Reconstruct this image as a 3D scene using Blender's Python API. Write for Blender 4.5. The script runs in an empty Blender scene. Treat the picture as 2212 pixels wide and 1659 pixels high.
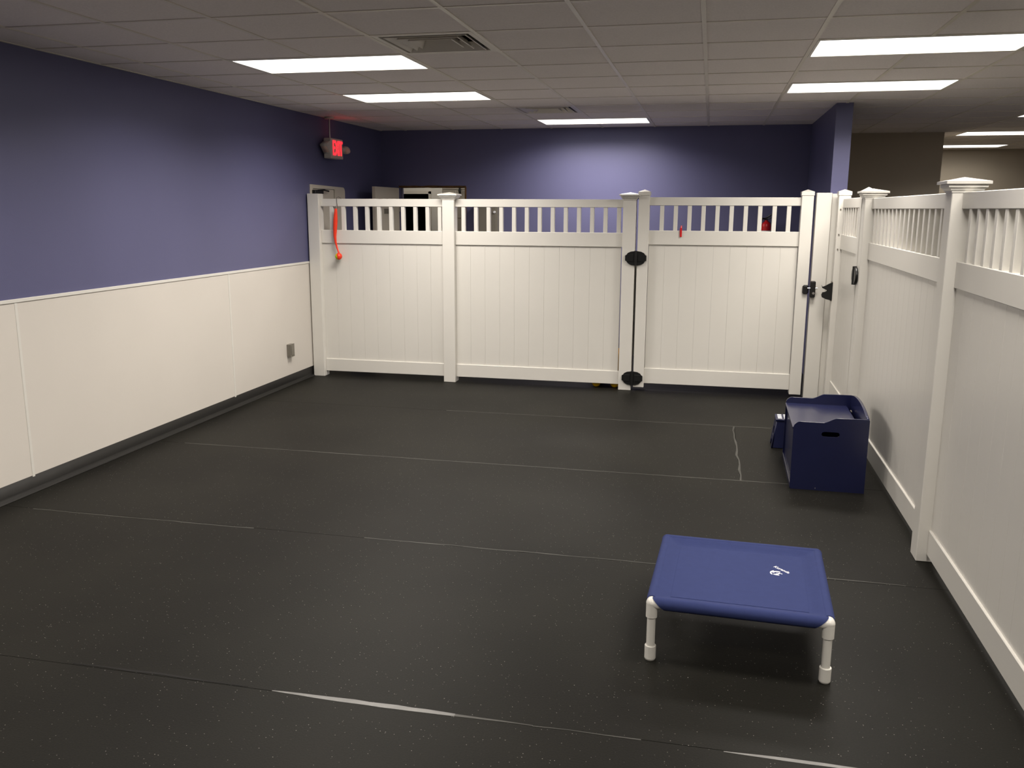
import bpy, bmesh, math, random
from mathutils import Vector, Matrix
random.seed(7)
sc = bpy.context.scene
C = sc.collection

# ------------------------------------------------------------------ camera
F_PX, YAW, PITCH, ROLL, CAM_H = 1898.1, -0.2191, -0.1975, 0.0044, 1.7474
def cam_axes():
    cy, sy, cp, sp = math.cos(YAW), math.sin(YAW), math.cos(PITCH), math.sin(PITCH)
    fwd = Vector((sy*cp, cy*cp, sp)); right = Vector((cy, -sy, 0)); up = right.cross(fwd)
    cr, sr = math.cos(ROLL), math.sin(ROLL)
    return right*cr + up*sr, up*cr - right*sr, fwd
AX = cam_axes()
cd = bpy.data.cameras.new('camera'); cam = bpy.data.objects.new('camera', cd); C.objects.link(cam)
cd.sensor_width = 36.0; cd.lens = F_PX/2212*36.0; cd.clip_start = 0.05; cd.clip_end = 60
M = Matrix((AX[0], AX[1], -AX[2])).transposed().to_4x4(); M.translation = (0, 0, CAM_H)
cam.matrix_world = M
sc.camera = cam
# ------------------------------------------------------------------ world, exposure
w = bpy.data.worlds.new('world'); sc.world = w; w.use_nodes = True
w.node_tree.nodes['Background'].inputs[0].default_value = (0.5, 0.48, 0.45, 1)
w.node_tree.nodes['Background'].inputs[1].default_value = 0.02
sc.view_settings.view_transform = 'Standard'; sc.view_settings.look = 'None'
sc.view_settings.gamma = 1.0; sc.view_settings.use_curve_mapping = False
sc.view_settings.exposure = 0.0
LAMP_W = 44.5            # power of one ceiling troffer
LAMP_COL = (1.0, 0.93, 0.845)
LENS_GLOW = 3.2

# ------------------------------------------------------------------ measures of the room
XL, HC = -4.051, 2.677          # left wall, ceiling
YB = 10.648                     # back wall
YF = 8.49                       # front face of the back fence posts
GX, GY, SX, SY = -1.903, 4.250, 0.606, 0.593   # ceiling grid origin and cell

# ------------------------------------------------------------------ materials
MATS = {}
def srgb(r, g, b):
    f = lambda c: (c/255/12.92) if c/255 <= 0.04045 else ((c/255+0.055)/1.055)**2.4
    return (f(r), f(g), f(b), 1)
def mat(name, col, rough=0.5, spec=0.4, metal=0.0, var=0.06, scale=6.0, bump=0.0, bscale=120.0, coat=0.0):
    m = bpy.data.materials.new(name); m.use_nodes = True
    nt = m.node_tree; b = nt.nodes['Principled BSDF']
    tc = nt.nodes.new('ShaderNodeTexCoord')
    n = nt.nodes.new('ShaderNodeTexNoise'); n.inputs['Scale'].default_value = scale; n.inputs['Detail'].default_value = 4
    nt.links.new(tc.outputs['Object'], n.inputs['Vector'])
    r = nt.nodes.new('ShaderNodeMapRange'); r.inputs['From Min'].default_value = 0.25; r.inputs['From Max'].default_value = 0.75
    r.inputs['To Min'].default_value = 1-var; r.inputs['To Max'].default_value = 1+var
    nt.links.new(n.outputs['Fac'], r.inputs['Value'])
    mx = nt.nodes.new('ShaderNodeMix'); mx.data_type = 'RGBA'; mx.blend_type = 'MULTIPLY'; mx.inputs['Factor'].default_value = 1
    mx.inputs[6].default_value = col
    nt.links.new(r.outputs['Result'], mx.inputs[7])
    nt.links.new(mx.outputs[2], b.inputs['Base Color'])
    b.inputs['Roughness'].default_value = rough; b.inputs['Metallic'].default_value = metal
    b.inputs['Specular IOR Level'].default_value = spec
    if coat: b.inputs['Coat Weight'].default_value = coat; b.inputs['Coat Roughness'].default_value = 0.15
    if bump:
        n2 = nt.nodes.new('ShaderNodeTexNoise'); n2.inputs['Scale'].default_value = bscale; n2.inputs['Detail'].default_value = 3
        nt.links.new(tc.outputs['Object'], n2.inputs['Vector'])
        bp = nt.nodes.new('ShaderNodeBump'); bp.inputs['Strength'].default_value = bump; bp.inputs['Distance'].default_value = 0.003
        nt.links.new(n2.outputs['Fac'], bp.inputs['Height']); nt.links.new(bp.outputs['Normal'], b.inputs['Normal'])
    MATS[name] = m
    return m
def emis(name, col, s):
    m = bpy.data.materials.new(name); m.use_nodes = True; nt = m.node_tree
    b = nt.nodes['Principled BSDF']; b.inputs['Base Color'].default_value = col
    b.inputs['Emission Color'].default_value = col; b.inputs['Emission Strength'].default_value = s
    MATS[name] = m; return m
BLUE = mat('blue_paint', srgb(93, 93, 127), 0.45, 0.35, var=0.035, scale=1.3, bump=0.12, bscale=160)
mat('white_vinyl', srgb(219, 216, 209), 0.32, 0.45, var=0.012, scale=3)
mat('frp_white', srgb(213, 207, 199), 0.42, 0.4, var=0.015, scale=2, bump=0.10, bscale=220)
mat('cove_black', srgb(30, 29, 28), 0.45, 0.4, var=0.1)
mat('tile', srgb(236, 229, 226), 0.9, 0.1, var=0.05, scale=90, bump=0.25, bscale=260)
mat('tbar', srgb(225, 218, 206), 0.4, 0.4, var=0.02)
mat('light_frame', srgb(235, 232, 225), 0.4, 0.4, var=0.02)
mat('taupe', srgb(176, 165, 148), 0.6, 0.3, var=0.03, scale=2, bump=0.1)
mat('plenum', srgb(90, 86, 80), 0.9, 0.1)
mat('black_plastic', srgb(22, 22, 22), 0.42, 0.4, var=0.12, scale=40)
mat('steel', srgb(190, 188, 184), 0.3, 0.5, metal=0.9, var=0.05)
mat('grey_metal', srgb(125, 120, 110), 0.45, 0.4, metal=0.2, var=0.05)
mat('navy_paint', srgb(27, 31, 66), 0.26, 0.5, var=0.06, scale=5, coat=0.25)
mat('navy_plastic', srgb(24, 28, 62), 0.45, 0.4, var=0.06)
mat('grip_white', srgb(225, 225, 228), 0.6, 0.3)
mat('bed_fabric', srgb(47, 56, 100), 0.85, 0.2, var=0.05, scale=30, bump=0.35, bscale=900)
mat('bed_border', srgb(54, 66, 126), 0.85, 0.2, var=0.05, scale=30, bump=0.35, bscale=900)
mat('pvc', srgb(224, 221, 213), 0.3, 0.5, var=0.015)
mat('print_white', srgb(232, 232, 236), 0.6, 0.3, var=0.02)
mat('orange_rubber', srgb(240, 62, 34), 0.4, 0.45, var=0.06, scale=30)
mat('tennis', srgb(196, 214, 50), 0.95, 0.1, var=0.08, scale=60, bump=0.4, bscale=500)
mat('red_paint', srgb(190, 24, 30), 0.3, 0.5, var=0.05)
mat('red_plastic', srgb(206, 30, 36), 0.35, 0.5, var=0.05)
mat('yellow_plastic', srgb(222, 172, 18), 0.4, 0.45, var=0.05)
mat('door_paint', srgb(200, 192, 178), 0.5, 0.35, var=0.02, scale=3)
mat('raw_wood', srgb(104, 78, 50), 0.85, 0.2, var=0.35, scale=25)
mat('block', srgb(150, 142, 128), 0.8, 0.2, var=0.08, scale=14, bump=0.3)
mat('mortar', srgb(205, 200, 188), 0.85, 0.2, var=0.05)
mat('sign_housing', srgb(196, 190, 180), 0.5, 0.35, var=0.03)
mat('lamp_glass', srgb(220, 190, 175), 0.25, 0.5, var=0.03)
mat('unlit_black', srgb(16, 15, 14), 0.9, 0.1)
mat('vent_white', srgb(222, 216, 206), 0.45, 0.4, var=0.03)
mat('vent_shade', srgb(60, 58, 52), 0.9, 0.1)
mat('wire', srgb(90, 88, 84), 0.35, 0.5, metal=0.7)
emis('lens', (1.0, 0.97, 0.92, 1), LENS_GLOW)
emis('exit_red', (1.0, 0.02, 0.03, 1), 2.2)

def floor_mat():
    m = bpy.data.materials.new('rubber_floor'); m.use_nodes = True; nt = m.node_tree; b = nt.nodes['Principled BSDF']
    geo = nt.nodes.new('ShaderNodeNewGeometry')
    v = nt.nodes.new('ShaderNodeTexVoronoi'); v.inputs['Scale'].default_value = 150
    nt.links.new(geo.outputs['Position'], v.inputs['Vector'])
    sep = nt.nodes.new('ShaderNodeSeparateColor'); nt.links.new(v.outputs['Color'], sep.inputs[0])
    t1 = nt.nodes.new('ShaderNodeMath'); t1.operation = 'GREATER_THAN'; t1.inputs[1].default_value = 0.955
    nt.links.new(sep.outputs[0], t1.inputs[0])
    t2 = nt.nodes.new('ShaderNodeMath'); t2.operation = 'LESS_THAN'; t2.inputs[1].default_value = 0.0016*150
    nt.links.new(v.outputs['Distance'], t2.inputs[0])
    tm = nt.nodes.new('ShaderNodeMath'); tm.operation = 'MULTIPLY'
    nt.links.new(t1.outputs[0], tm.inputs[0]); nt.links.new(t2.outputs[0], tm.inputs[1])
    sc2 = nt.nodes.new('ShaderNodeMath'); sc2.operation = 'MULTIPLY'      # fleck brightness differs from fleck to fleck
    nt.links.new(tm.outputs[0], sc2.inputs[0]); nt.links.new(sep.outputs[1], sc2.inputs[1])
    n = nt.nodes.new('ShaderNodeTexNoise'); n.inputs['Scale'].default_value = 1.1; n.inputs['Detail'].default_value = 6
    nt.links.new(geo.outputs['Position'], n.inputs['Vector'])
    n3 = nt.nodes.new('ShaderNodeTexNoise'); n3.inputs['Scale'].default_value = 140; n3.inputs['Detail'].default_value = 2
    nt.links.new(geo.outputs['Position'], n3.inputs['Vector'])
    ad = nt.nodes.new('ShaderNodeMath'); ad.operation = 'MULTIPLY_ADD'; ad.inputs[1].default_value = 0.6
    nt.links.new(n3.outputs['Fac'], ad.inputs[0]); nt.links.new(n.outputs['Fac'], ad.inputs[2])
    rp = nt.nodes.new('ShaderNodeValToRGB')
    rp.color_ramp.elements[0].position = 0.5; rp.color_ramp.elements[0].color = srgb(18, 17, 15)
    rp.color_ramp.elements[1].position = 1.1; rp.color_ramp.elements[1].color = srgb(30, 29, 25)
    nt.links.new(ad.outputs[0], rp.inputs[0])
    mx = nt.nodes.new('ShaderNodeMix'); mx.data_type = 'RGBA'; mx.inputs[7].default_value = srgb(150, 147, 140)
    nt.links.new(sc2.outputs[0], mx.inputs['Factor']); nt.links.new(rp.outputs[0], mx.inputs[6])
    nt.links.new(mx.outputs[2], b.inputs['Base Color'])
    b.inputs['Roughness'].default_value = 0.50; b.inputs['Specular IOR Level'].default_value = 0.09
    bp = nt.nodes.new('ShaderNodeBump'); bp.inputs['Strength'].default_value = 0.2; bp.inputs['Distance'].default_value = 0.002
    nt.links.new(n3.outputs['Fac'], bp.inputs['Height']); nt.links.new(bp.outputs['Normal'], b.inputs['Normal'])
    MATS['rubber'] = m
floor_mat()
mat('seam_grey', srgb(62, 61, 57), 0.5, 0.4, var=0.3, scale=9)
mat('seam_sheen', srgb(104, 103, 100), 0.4, 0.5, var=0.25, scale=14)  # pale tone carries the floor's reflection along the front seam
mat('seam_dark', srgb(22, 21, 20), 0.7, 0.2)

# ------------------------------------------------------------------ mesh helpers
def bm_box(x0, x1, y0, y1, z0, z1, bev=0.0, bm=None):
    b = bmesh.new()
    bmesh.ops.create_cube(b, size=1.0)
    bmesh.ops.scale(b, vec=(x1-x0, y1-y0, z1-z0), verts=b.verts)
    bmesh.ops.translate(b, vec=((x0+x1)/2, (y0+y1)/2, (z0+z1)/2), verts=b.verts)
    if bev: bmesh.ops.bevel(b, geom=b.edges[:], offset=bev, segments=1, affect='EDGES')
    return merge(bm, b)
def merge(bm, b):
    if bm is None: return b
    me = bpy.data.meshes.new('tmp'); b.to_mesh(me); b.free(); bm.from_mesh(me); bpy.data.meshes.remove(me)
    return bm
def bm_cyl(p0, p1, r0, r1=None, seg=20, bm=None, caps=True):
    r1 = r0 if r1 is None else r1
    p0, p1 = Vector(p0), Vector(p1); d = p1-p0
    b = bmesh.new()
    bmesh.ops.create_cone(b, cap_ends=caps, segments=seg, radius1=r0, radius2=r1, depth=d.length)
    bmesh.ops.transform(b, matrix=Matrix.Translation((p0+p1)/2) @ d.to_track_quat('Z', 'Y').to_matrix().to_4x4(), verts=b.verts)
    return merge(bm, b)
def bm_sphere(c, r, seg=20, bm=None, sz=(1, 1, 1)):
    b = bmesh.new(); bmesh.ops.create_uvsphere(b, u_segments=seg, v_segments=seg//2+2, radius=r)
    bmesh.ops.scale(b, vec=sz, verts=b.verts); bmesh.ops.translate(b, vec=c, verts=b.verts)
    return merge(bm, b)
def bm_sq(profile, cx, cy, bm=None):
    """square lathe: list of (half width, z) rings, closed with end faces (a zero width makes an apex)"""
    b = bmesh.new(); rings = []
    for h, z in profile:
        if h < 1e-6: rings.append([b.verts.new((cx, cy, z))])
        else: rings.append([b.verts.new((cx+sx*h, cy+sy*h, z)) for sx, sy in ((-1, -1), (1, -1), (1, 1), (-1, 1))])
    for a, c in zip(rings, rings[1:]):
        for i in range(4):
            j = (i+1) % 4
            if len(c) == 1: b.faces.new((a[i], a[j], c[0]))
            elif len(a) == 1: b.faces.new((a[0], c[j], c[i]))
            else: b.faces.new((a[i], a[j], c[j], c[i]))
    if len(rings[0]) == 4: b.faces.new(rings[0][::-1])
    if len(rings[-1]) == 4: b.faces.new(rings[-1])
    return merge(bm, b)
def bm_tube(pts, rad, seg=12, bm=None):
    """tube through points; rad is a number or one radius per point"""
    pts = [Vector(p) for p in pts]; b = bmesh.new(); rings = []
    rr = rad if isinstance(rad, (list, tuple)) else [rad]*len(pts)
    prev = None
    for i, p in enumerate(pts):
        t = (pts[min(i+1, len(pts)-1)] - pts[max(i-1, 0)]).normalized()
        if prev is None: n = t.orthogonal().normalized()
        else: n = (prev - t*prev.dot(t)).normalized()
        prev = n; m = t.cross(n)
        rings.append([b.verts.new(p + (n*math.cos(a)+m*math.sin(a))*rr[i]) for a in [2*math.pi*k/seg for k in range(seg)]])
    for a, c in zip(rings, rings[1:]):
        for k in range(seg):
            b.faces.new((a[k], a[(k+1) % seg], c[(k+1) % seg], c[k]))
    b.faces.new(rings[0][::-1]); b.faces.new(rings[-1])
    return merge(bm, b)
def bm_prism(outline, holes, axis, a0, a1, bm=None):
    """flat outline with holes extruded along an axis ('x','y','z') from a0 to a1"""
    cu = bpy.data.curves.new('tmp', 'CURVE'); cu.dimensions = '2D'; cu.fill_mode = 'BOTH'; cu.extrude = (a1-a0)/2
    for loop in [outline]+list(holes):
        s = cu.splines.new('POLY'); s.points.add(len(loop)-1); s.use_cyclic_u = True
        for pt, (u, v) in zip(s.points, loop): pt.co = (u, v, 0, 1)
    o = bpy.data.objects.new('tmp', cu); C.objects.link(o)
    dg = bpy.context.evaluated_depsgraph_get(); me = bpy.data.meshes.new_from_object(o.evaluated_get(dg))
    bpy.data.objects.remove(o); bpy.data.curves.remove(cu)
    b = bmesh.new(); b.from_mesh(me); bpy.data.meshes.remove(me)
    mid = (a0+a1)/2
    for v in b.verts:
        u, q, t = v.co
        v.co = {'x': (mid+t, u, q), 'y': (u, mid+t, q), 'z': (u, q, mid+t)}[axis]
    bmesh.ops.remove_doubles(b, verts=b.verts, dist=1e-5)
    bmesh.ops.recalc_face_normals(b, faces=b.faces)
    return merge(bm, b)
def bm_text(body, size, depth, font_scale_x=1.0):
    cu = bpy.data.curves.new('tmp', 'FONT'); cu.body = body; cu.size = size; cu.extrude = depth
    cu.align_x = 'CENTER'; cu.align_y = 'CENTER'; cu.offset = size*0.012
    o = bpy.data.objects.new('tmp', cu); C.objects.link(o)
    dg = bpy.context.evaluated_depsgraph_get(); me = bpy.data.meshes.new_from_object(o.evaluated_get(dg))
    bpy.data.objects.remove(o); bpy.data.curves.remove(cu)
    b = bmesh.new(); b.from_mesh(me); bpy.data.meshes.remove(me)
    for v in b.verts: v.co.x *= font_scale_x
    return b

def mesh(name, bm, m, smooth=False):
    me = bpy.data.meshes.new(name); bm.to_mesh(me); bm.free()
    me.materials.append(MATS[m])
    if smooth:
        for p in me.polygons: p.use_smooth = True
        me.set_sharp_from_angle(angle=math.radians(40))
    return me
def link(name, me, parent=None, loc=(0, 0, 0), rot=None):
    o = bpy.data.objects.new(name, me); C.objects.link(o); o.location = loc
    if rot: o.rotation_euler = rot
    if parent: o.parent = parent
    return o
def base_of(parent):
    """world origin of an unrotated parent chain"""
    v = Vector((0, 0, 0))
    while parent: v += parent.location; parent = parent.parent
    return v
def part(name, bm, m, parent, smooth=False, label=None, local=False):
    if not local: bmesh.ops.translate(bm, vec=-base_of(parent), verts=bm.verts)
    o = link(name, mesh(name, bm, m, smooth), parent)
    if label: o['label'] = label
    return o
def centre(bm):
    """move a mesh so its origin lies at its bounding-box base centre; gives the offset"""
    xs = [v.co.x for v in bm.verts]; ys = [v.co.y for v in bm.verts]; zs = [v.co.z for v in bm.verts]
    c = Vector(((min(xs)+max(xs))/2, (min(ys)+max(ys))/2, min(zs)))
    bmesh.ops.translate(bm, vec=-c, verts=bm.verts); return c
def single(name, bm, m, label=None, cat=None, group=None, kind=None, smooth=False):
    c = centre(bm); o = link(name, mesh(name, bm, m, smooth), None, c)
    tag(o, label, cat, group, kind); return o
def tag(o, label=None, cat=None, group=None, kind=None):
    if label: o['label'] = label
    if cat: o['category'] = cat
    if group: o['group'] = group
    if kind: o['kind'] = kind
    return o
def thing(name, label, cat, loc, rotz=0.0, group=None, kind=None):
    o = bpy.data.objects.new(name, None); C.objects.link(o); o.location = loc; o.rotation_euler = (0, 0, rotz)
    o.empty_display_size = 0.1
    return tag(o, label, cat, group, kind)
def struct(name, bm, m, label, cat, smooth=False):
    return single(name, bm, m, label, cat, kind='structure', smooth=smooth)

def project(x, y, z):
    d = Vector((x, y, z-CAM_H)); q = d.dot(AX[2])
    if q <= 0.1: return None
    return 1106+F_PX*d.dot(AX[0])/q, 829.5-F_PX*d.dot(AX[1])/q, q

# ================================================================== SETTING
# ---- floor: base slab with rubber rolls laid on it
X0, X1, Y0, Y1 = XL, 8.6, -3.4, 15.5
floor = struct('floor', bm_box(X0-0.3, X1+0.2, Y0-0.2, Y1+0.3, -0.12, -0.008), 'cove_black',
               'black speckled rubber sports floor laid in wide strips', 'floor')
SEAMS = [-1.84, -0.33, 1.18, 2.69, 4.205, 5.723, 7.232, 8.745, 10.26, 11.77, 13.28, 14.79]
edges = [Y0]+SEAMS+[Y1]
for a, b_ in zip(edges, edges[1:]):
    cuts = [X0-0.25, 0.262, X1] if abs(a-5.723) < 0.01 else [X0-0.25, X1]
    for u, v in zip(cuts, cuts[1:]):
        part('rubber_strip', bm_box(u+0.0012, v-0.0012, a+0.0012, b_-0.0012, -0.008, 0.0), 'rubber', floor)
def ribbon(name, pts, m, z=0.0008):
    """pts: (x, y, width) along a floor seam"""
    b = bmesh.new(); L = []; R = []
    for i, (x, y, wd) in enumerate(pts):
        t = Vector((pts[min(i+1, len(pts)-1)][0]-pts[max(i-1, 0)][0], pts[min(i+1, len(pts)-1)][1]-pts[max(i-1, 0)][1])).normalized()
        n = Vector((-t.y, t.x))*wd/2
        L.append((x+n.x, y+n.y)); R.append((x-n.x, y-n.y))
    top = [[b.verts.new((p[0], p[1], z)) for p in s] for s in (L, R)]
    bot = [[b.verts.new((p[0], p[1], -0.003)) for p in s] for s in (L, R)]
    for i in range(len(pts)-1):
        b.faces.new((top[1][i], top[1][i+1], top[0][i+1], top[0][i]))
        b.faces.new((top[0][i], top[0][i+1], bot[0][i+1], bot[0][i]))
        b.faces.new((top[1][i+1], top[1][i], bot[1][i], bot[1][i+1]))
    part(name, b, m, floor)
def wob(x0, x1, y, w0, w1, step=0.12, amp=0.004, shape=None):
    n = max(2, int(abs(x1-x0)/step)); out = []
    for i in range(n+1):
        t = i/n; wd = (w0+(w1-w0)*random.random())
        if shape: wd = w0+(w1-w0)*shape(t)*(0.85+0.3*random.random())
        out.append((x0+(x1-x0)*t, y+random.uniform(-amp, amp), wd))
    return out
ribbon('seam_filler', wob(-3.8, 0.6, 5.723, 0.007, 0.013), 'seam_grey')
ribbon('seam_filler', wob(-2.2, 0.55, 7.232, 0.007, 0.014), 'seam_grey')
ribbon('seam_filler', wob(-3.82, -2.4, 4.198, 0.006, 0.012), 'seam_grey')
ribbon('seam_filler', wob(-1.75, -0.12, 4.208, 0.004, 0.010), 'seam_grey')
ribbon('seam_filler', wob(0.62, 0.98, 4.215, 0.004, 0.008), 'seam_grey')
ribbon('seam_filler', wob(-2.35, -1.6, 2.70, 0.004, 0.012), 'seam_dark')
ribbon('seam_filler', wob(-1.50, -0.80, 2.69, 0.004, 0.024, 0.05, 0.0015, lambda t: math.sin(math.pi*min(0.93, t*0.85))**0.8), 'seam_sheen')  # front seam, its bright reflected streak put into colour and width
ribbon('seam_filler', wob(-0.80, -0.52, 2.689, 0.014, 0.004, 0.05, 0.001, lambda t: t), 'seam_grey')
ribbon('seam_filler', wob(-0.52, -0.15, 2.688, 0.003, 0.007), 'seam_grey')
ribbon('seam_filler', wob(0.12, 0.62, 2.684, 0.004, 0.018, 0.06, 0.002, lambda t: math.sin(math.pi*t)), 'seam_sheen')
ribbon('seam_filler', [(0.25+0.016*t+random.uniform(-0.008, 0.008), 7.22-1.49*t, random.uniform(0.007, 0.017)) for t in [i/12 for i in range(13)]], 'seam_grey')

# ---- left wall: blue paint above a white panelled dado
wl = struct('wall_left', bm_box(XL-0.15, XL, Y0-0.1, 10.9, -0.01, HC+0.3), 'blue_paint',
            'periwinkle blue painted side wall above white dado panels', 'wall')
WZ = 1.195
pe = [-2.83, -0.39, 2.05, 4.48, 6.90, 8.57]
for a, b_ in zip([Y0]+pe[:-1], pe):
    part('dado_panel', bm_box(XL-0.001, XL+0.004, a+0.004, b_-0.004, 0.095, WZ-0.012), 'frp_white', wl)
for y in pe[:-1]:
    part('divider_strip', bm_box(XL-0.001, XL+0.007, y-0.011, y+0.011, 0.095, WZ-0.012, 0.0015), 'white_vinyl', wl)
part('dado_cap', bm_box(XL-0.001, XL+0.010, Y0, 8.57, WZ-0.016, WZ+0.006, 0.002), 'white_vinyl', wl)
cove = bm_prism([(XL, 0.0), (XL+0.028, 0.0), (XL+0.028, 0.004), (XL+0.014, 0.014), (XL+0.0065, 0.03), (XL+0.005, 0.104), (XL, 0.106)], [], 'y', Y0, 8.57)
struct('baseboard_left', cove, 'cove_black', 'black rubber cove base along the white dado', 'baseboard')
# door in the left wall behind the fence
d1 = thing('door_1', 'pale grey service door with black closer in blue side wall', 'door', (XL, 8.83, 0), kind='structure')
fr = bmesh.new(); oy = 9.445
pts = [(8.575, 0.0), (oy, 0.0), (oy, 1.90)] + [(oy-0.05+0.05*math.cos(a), 1.915+0.05*math.sin(a)) for a in [i*math.pi/10 for i in range(6)]] + [(8.575, 1.98)]
fr = bm_prism(pts, [[(8.62, 0.01), (9.172, 0.01), (9.172, 1.94), (8.62, 1.94)]], 'x', XL-0.002, XL+0.016)
part('door_frame', fr, 'door_paint', d1)
part('door_leaf', bm_box(XL-0.002, XL+0.006, 8.622, 9.166, 0.01, 1.936), 'door_paint', d1)
part('frame_gap', bm_box(XL-0.001, XL+0.0045, 9.164, 9.173, 0.01, 1.94), 'cove_black', d1)
cl = part('door_closer', bm_box(XL+0.006, XL+0.055, 8.60, 8.80, 1.885, 1.925, 0.006), 'black_plastic', d1)
part('closer_arm', bm_tube([(XL+0.05, 8.66, 1.918), (XL+0.06, 8.80, 1.925), (XL+0.035, 8.965, 1.916)], 0.009, 8), 'black_plastic', cl)

# ---- back wall with a raw door opening
DX0, DX1, DZ = -3.815, -2.972, 2.0
pts = [(XL-0.15, -0.01), (DX0, -0.01), (DX0, DZ), (DX1, DZ), (DX1, -0.01), (1.18, -0.01), (1.18, HC+0.3), (XL-0.15, HC+0.3)]
wb = struct('wall_back', bm_prism(pts, [], 'y', YB, YB+0.14), 'blue_paint', 'periwinkle blue back wall with raw-edged door opening', 'wall')
def raw(x0, x1, z0, z1):
    b = bm_box(x0, x1, YB-0.006, YB+0.135, z0, z1)
    bmesh.ops.subdivide_edges(b, edges=[e for e in b.edges], cuts=8, use_grid_fill=True)
    for v in b.verts: v.co += Vector((random.uniform(-.004, .004), 0, random.uniform(-.004, .004)))
    return b
part('raw_edge', raw(DX0-0.012, DX1+0.014, DZ-0.006, DZ+0.014), 'raw_wood', wb, label='rough brown unfinished edge over the doorway')
part('raw_edge', raw(DX1-0.004, DX1+0.016, 0.0, DZ), 'raw_wood', wb)
# door leaf standing open into the room, square to the back wall
d2 = thing('door_2', 'pale grey door standing open at back doorway', 'door', (-3.845, 10.24, 0), kind='structure')
part('door_leaf', bm_box(-3.865, -3.825, 9.835, 10.645, 0.012, 1.988, 0.002), 'door_paint', d2)
part('notice_plate', bm_box(-3.826, -3.821, 10.11, 10.42, 1.675, 1.735, 0.001), 'grey_metal', d2)
for z in (0.25, 1.0, 1.75):
    part('hinge', bm_cyl((-3.819, 10.640, z-0.05), (-3.819, 10.640, z+0.05), 0.007, seg=10), 'steel', d2)
# small room seen through the doorway
struct('wall_store_left', bm_box(-4.62, -4.52, YB+0.14, 12.6, -0.01, HC+0.3), 'door_paint', 'plain pale wall inside back room', 'wall')
struct('wall_store_right', bm_box(-2.35, -2.25, YB+0.14, 12.6, -0.01, HC+0.3), 'door_paint', 'plain pale right wall inside back room', 'wall')
pts = [(-4.62, -0.01), (-4.58, -0.01), (-4.58, 1.945), (-4.02, 1.945), (-4.02, -0.01), (-2.25, -0.01), (-2.25, HC+0.3), (-4.62, HC+0.3)]
ws = struct('wall_store', bm_prism(pts, [], 'y', 12.45, 12.6), 'mortar', 'grey block wall of back room seen through the doorway', 'wall')
bl_me = mesh('block', bm_box(-0.195, 0.195, -0.012, 0.01, 0, 0.19, 0.003), 'block')
bh_me = mesh('half_block', bm_box(-0.095, 0.095, -0.012, 0.01, 0, 0.19, 0.003), 'block')
for r in range(12):
    z = 0.005+0.2*r
    for k in range(4):
        x = -3.62+0.4*k+(0.2 if r % 2 else 0.0)
        if x > -2.5: continue
        link('concrete_block', bl_me, ws, Vector((x, 12.45, z))-ws.location)
    if r % 2: link('concrete_block', bh_me, ws, Vector((-3.72, 12.45, z))-ws.location)
part('door_trim', bm_box(-4.02, -3.985, 12.43, 12.46, 0, 1.98), 'door_paint', ws)
part('door_trim', bm_box(-4.60, -3.985, 12.43, 12.46, 1.945, 1.985), 'door_paint', ws)
struct('wall_store_back', bm_box(-4.8, -3.8, 13.4, 13.5, -0.01, HC+0.3), 'unlit_black', 'wall coloured black for the unlit recess beyond back room', 'wall')  # darkness of the unlit space is put into the wall's near-black colour
hk = thing('coat_hook', 'small dark hook high on back-room block wall', 'hook', (-3.55, 12.438, 2.02))
part('hook_arm', bm_tube([(-3.55, 12.44, 1.98), (-3.55, 12.40, 1.965), (-3.55, 12.375, 1.99), (-3.53, 12.372, 2.03), (-3.47, 12.372, 2.035)], 0.007, 8), 'cove_black', hk)
part('hook_plate', bm_box(-3.565, -3.535, 12.433, 12.44, 1.95, 2.03, 0.001), 'cove_black', hk)

# ---- partition stub at the right end of the back wall, taupe walls beyond
struct('wall_right', bm_box(1.040, 1.182, 8.60, YB+0.001, -0.01, HC+0.3), 'blue_paint', 'blue partition wall end rising behind the corner gate', 'wall')
struct('wall_far', bm_box(1.182, 2.712, 11.95, Y1+0.1, -0.01, HC+0.3), 'taupe', 'taupe painted wall beyond the right-hand fence', 'wall')
struct('wall_far_right', bm_box(2.712, X1+0.1, 15.42, 15.6, -0.01, HC+0.3), 'taupe', 'farthest taupe wall under the distant ceiling lights', 'wall')
struct('wall_outer', bm_box(X1, X1+0.1, Y0-0.1, 15.42, -0.01, HC+0.3), 'frp_white', 'pale side wall of the neighbouring area', 'wall')
struct('wall_front', bm_box(XL-0.15, X1+0.1, Y0-0.2, Y0-0.1, -0.01, HC+0.3), 'frp_white', 'pale wall opposite the blue back wall', 'wall')
struct('wall_link', bm_box(1.10, 1.182, YB+0.14, 11.95, -0.01, HC+0.3), 'taupe', 'short wall joining partition and taupe wall', 'wall')

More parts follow.
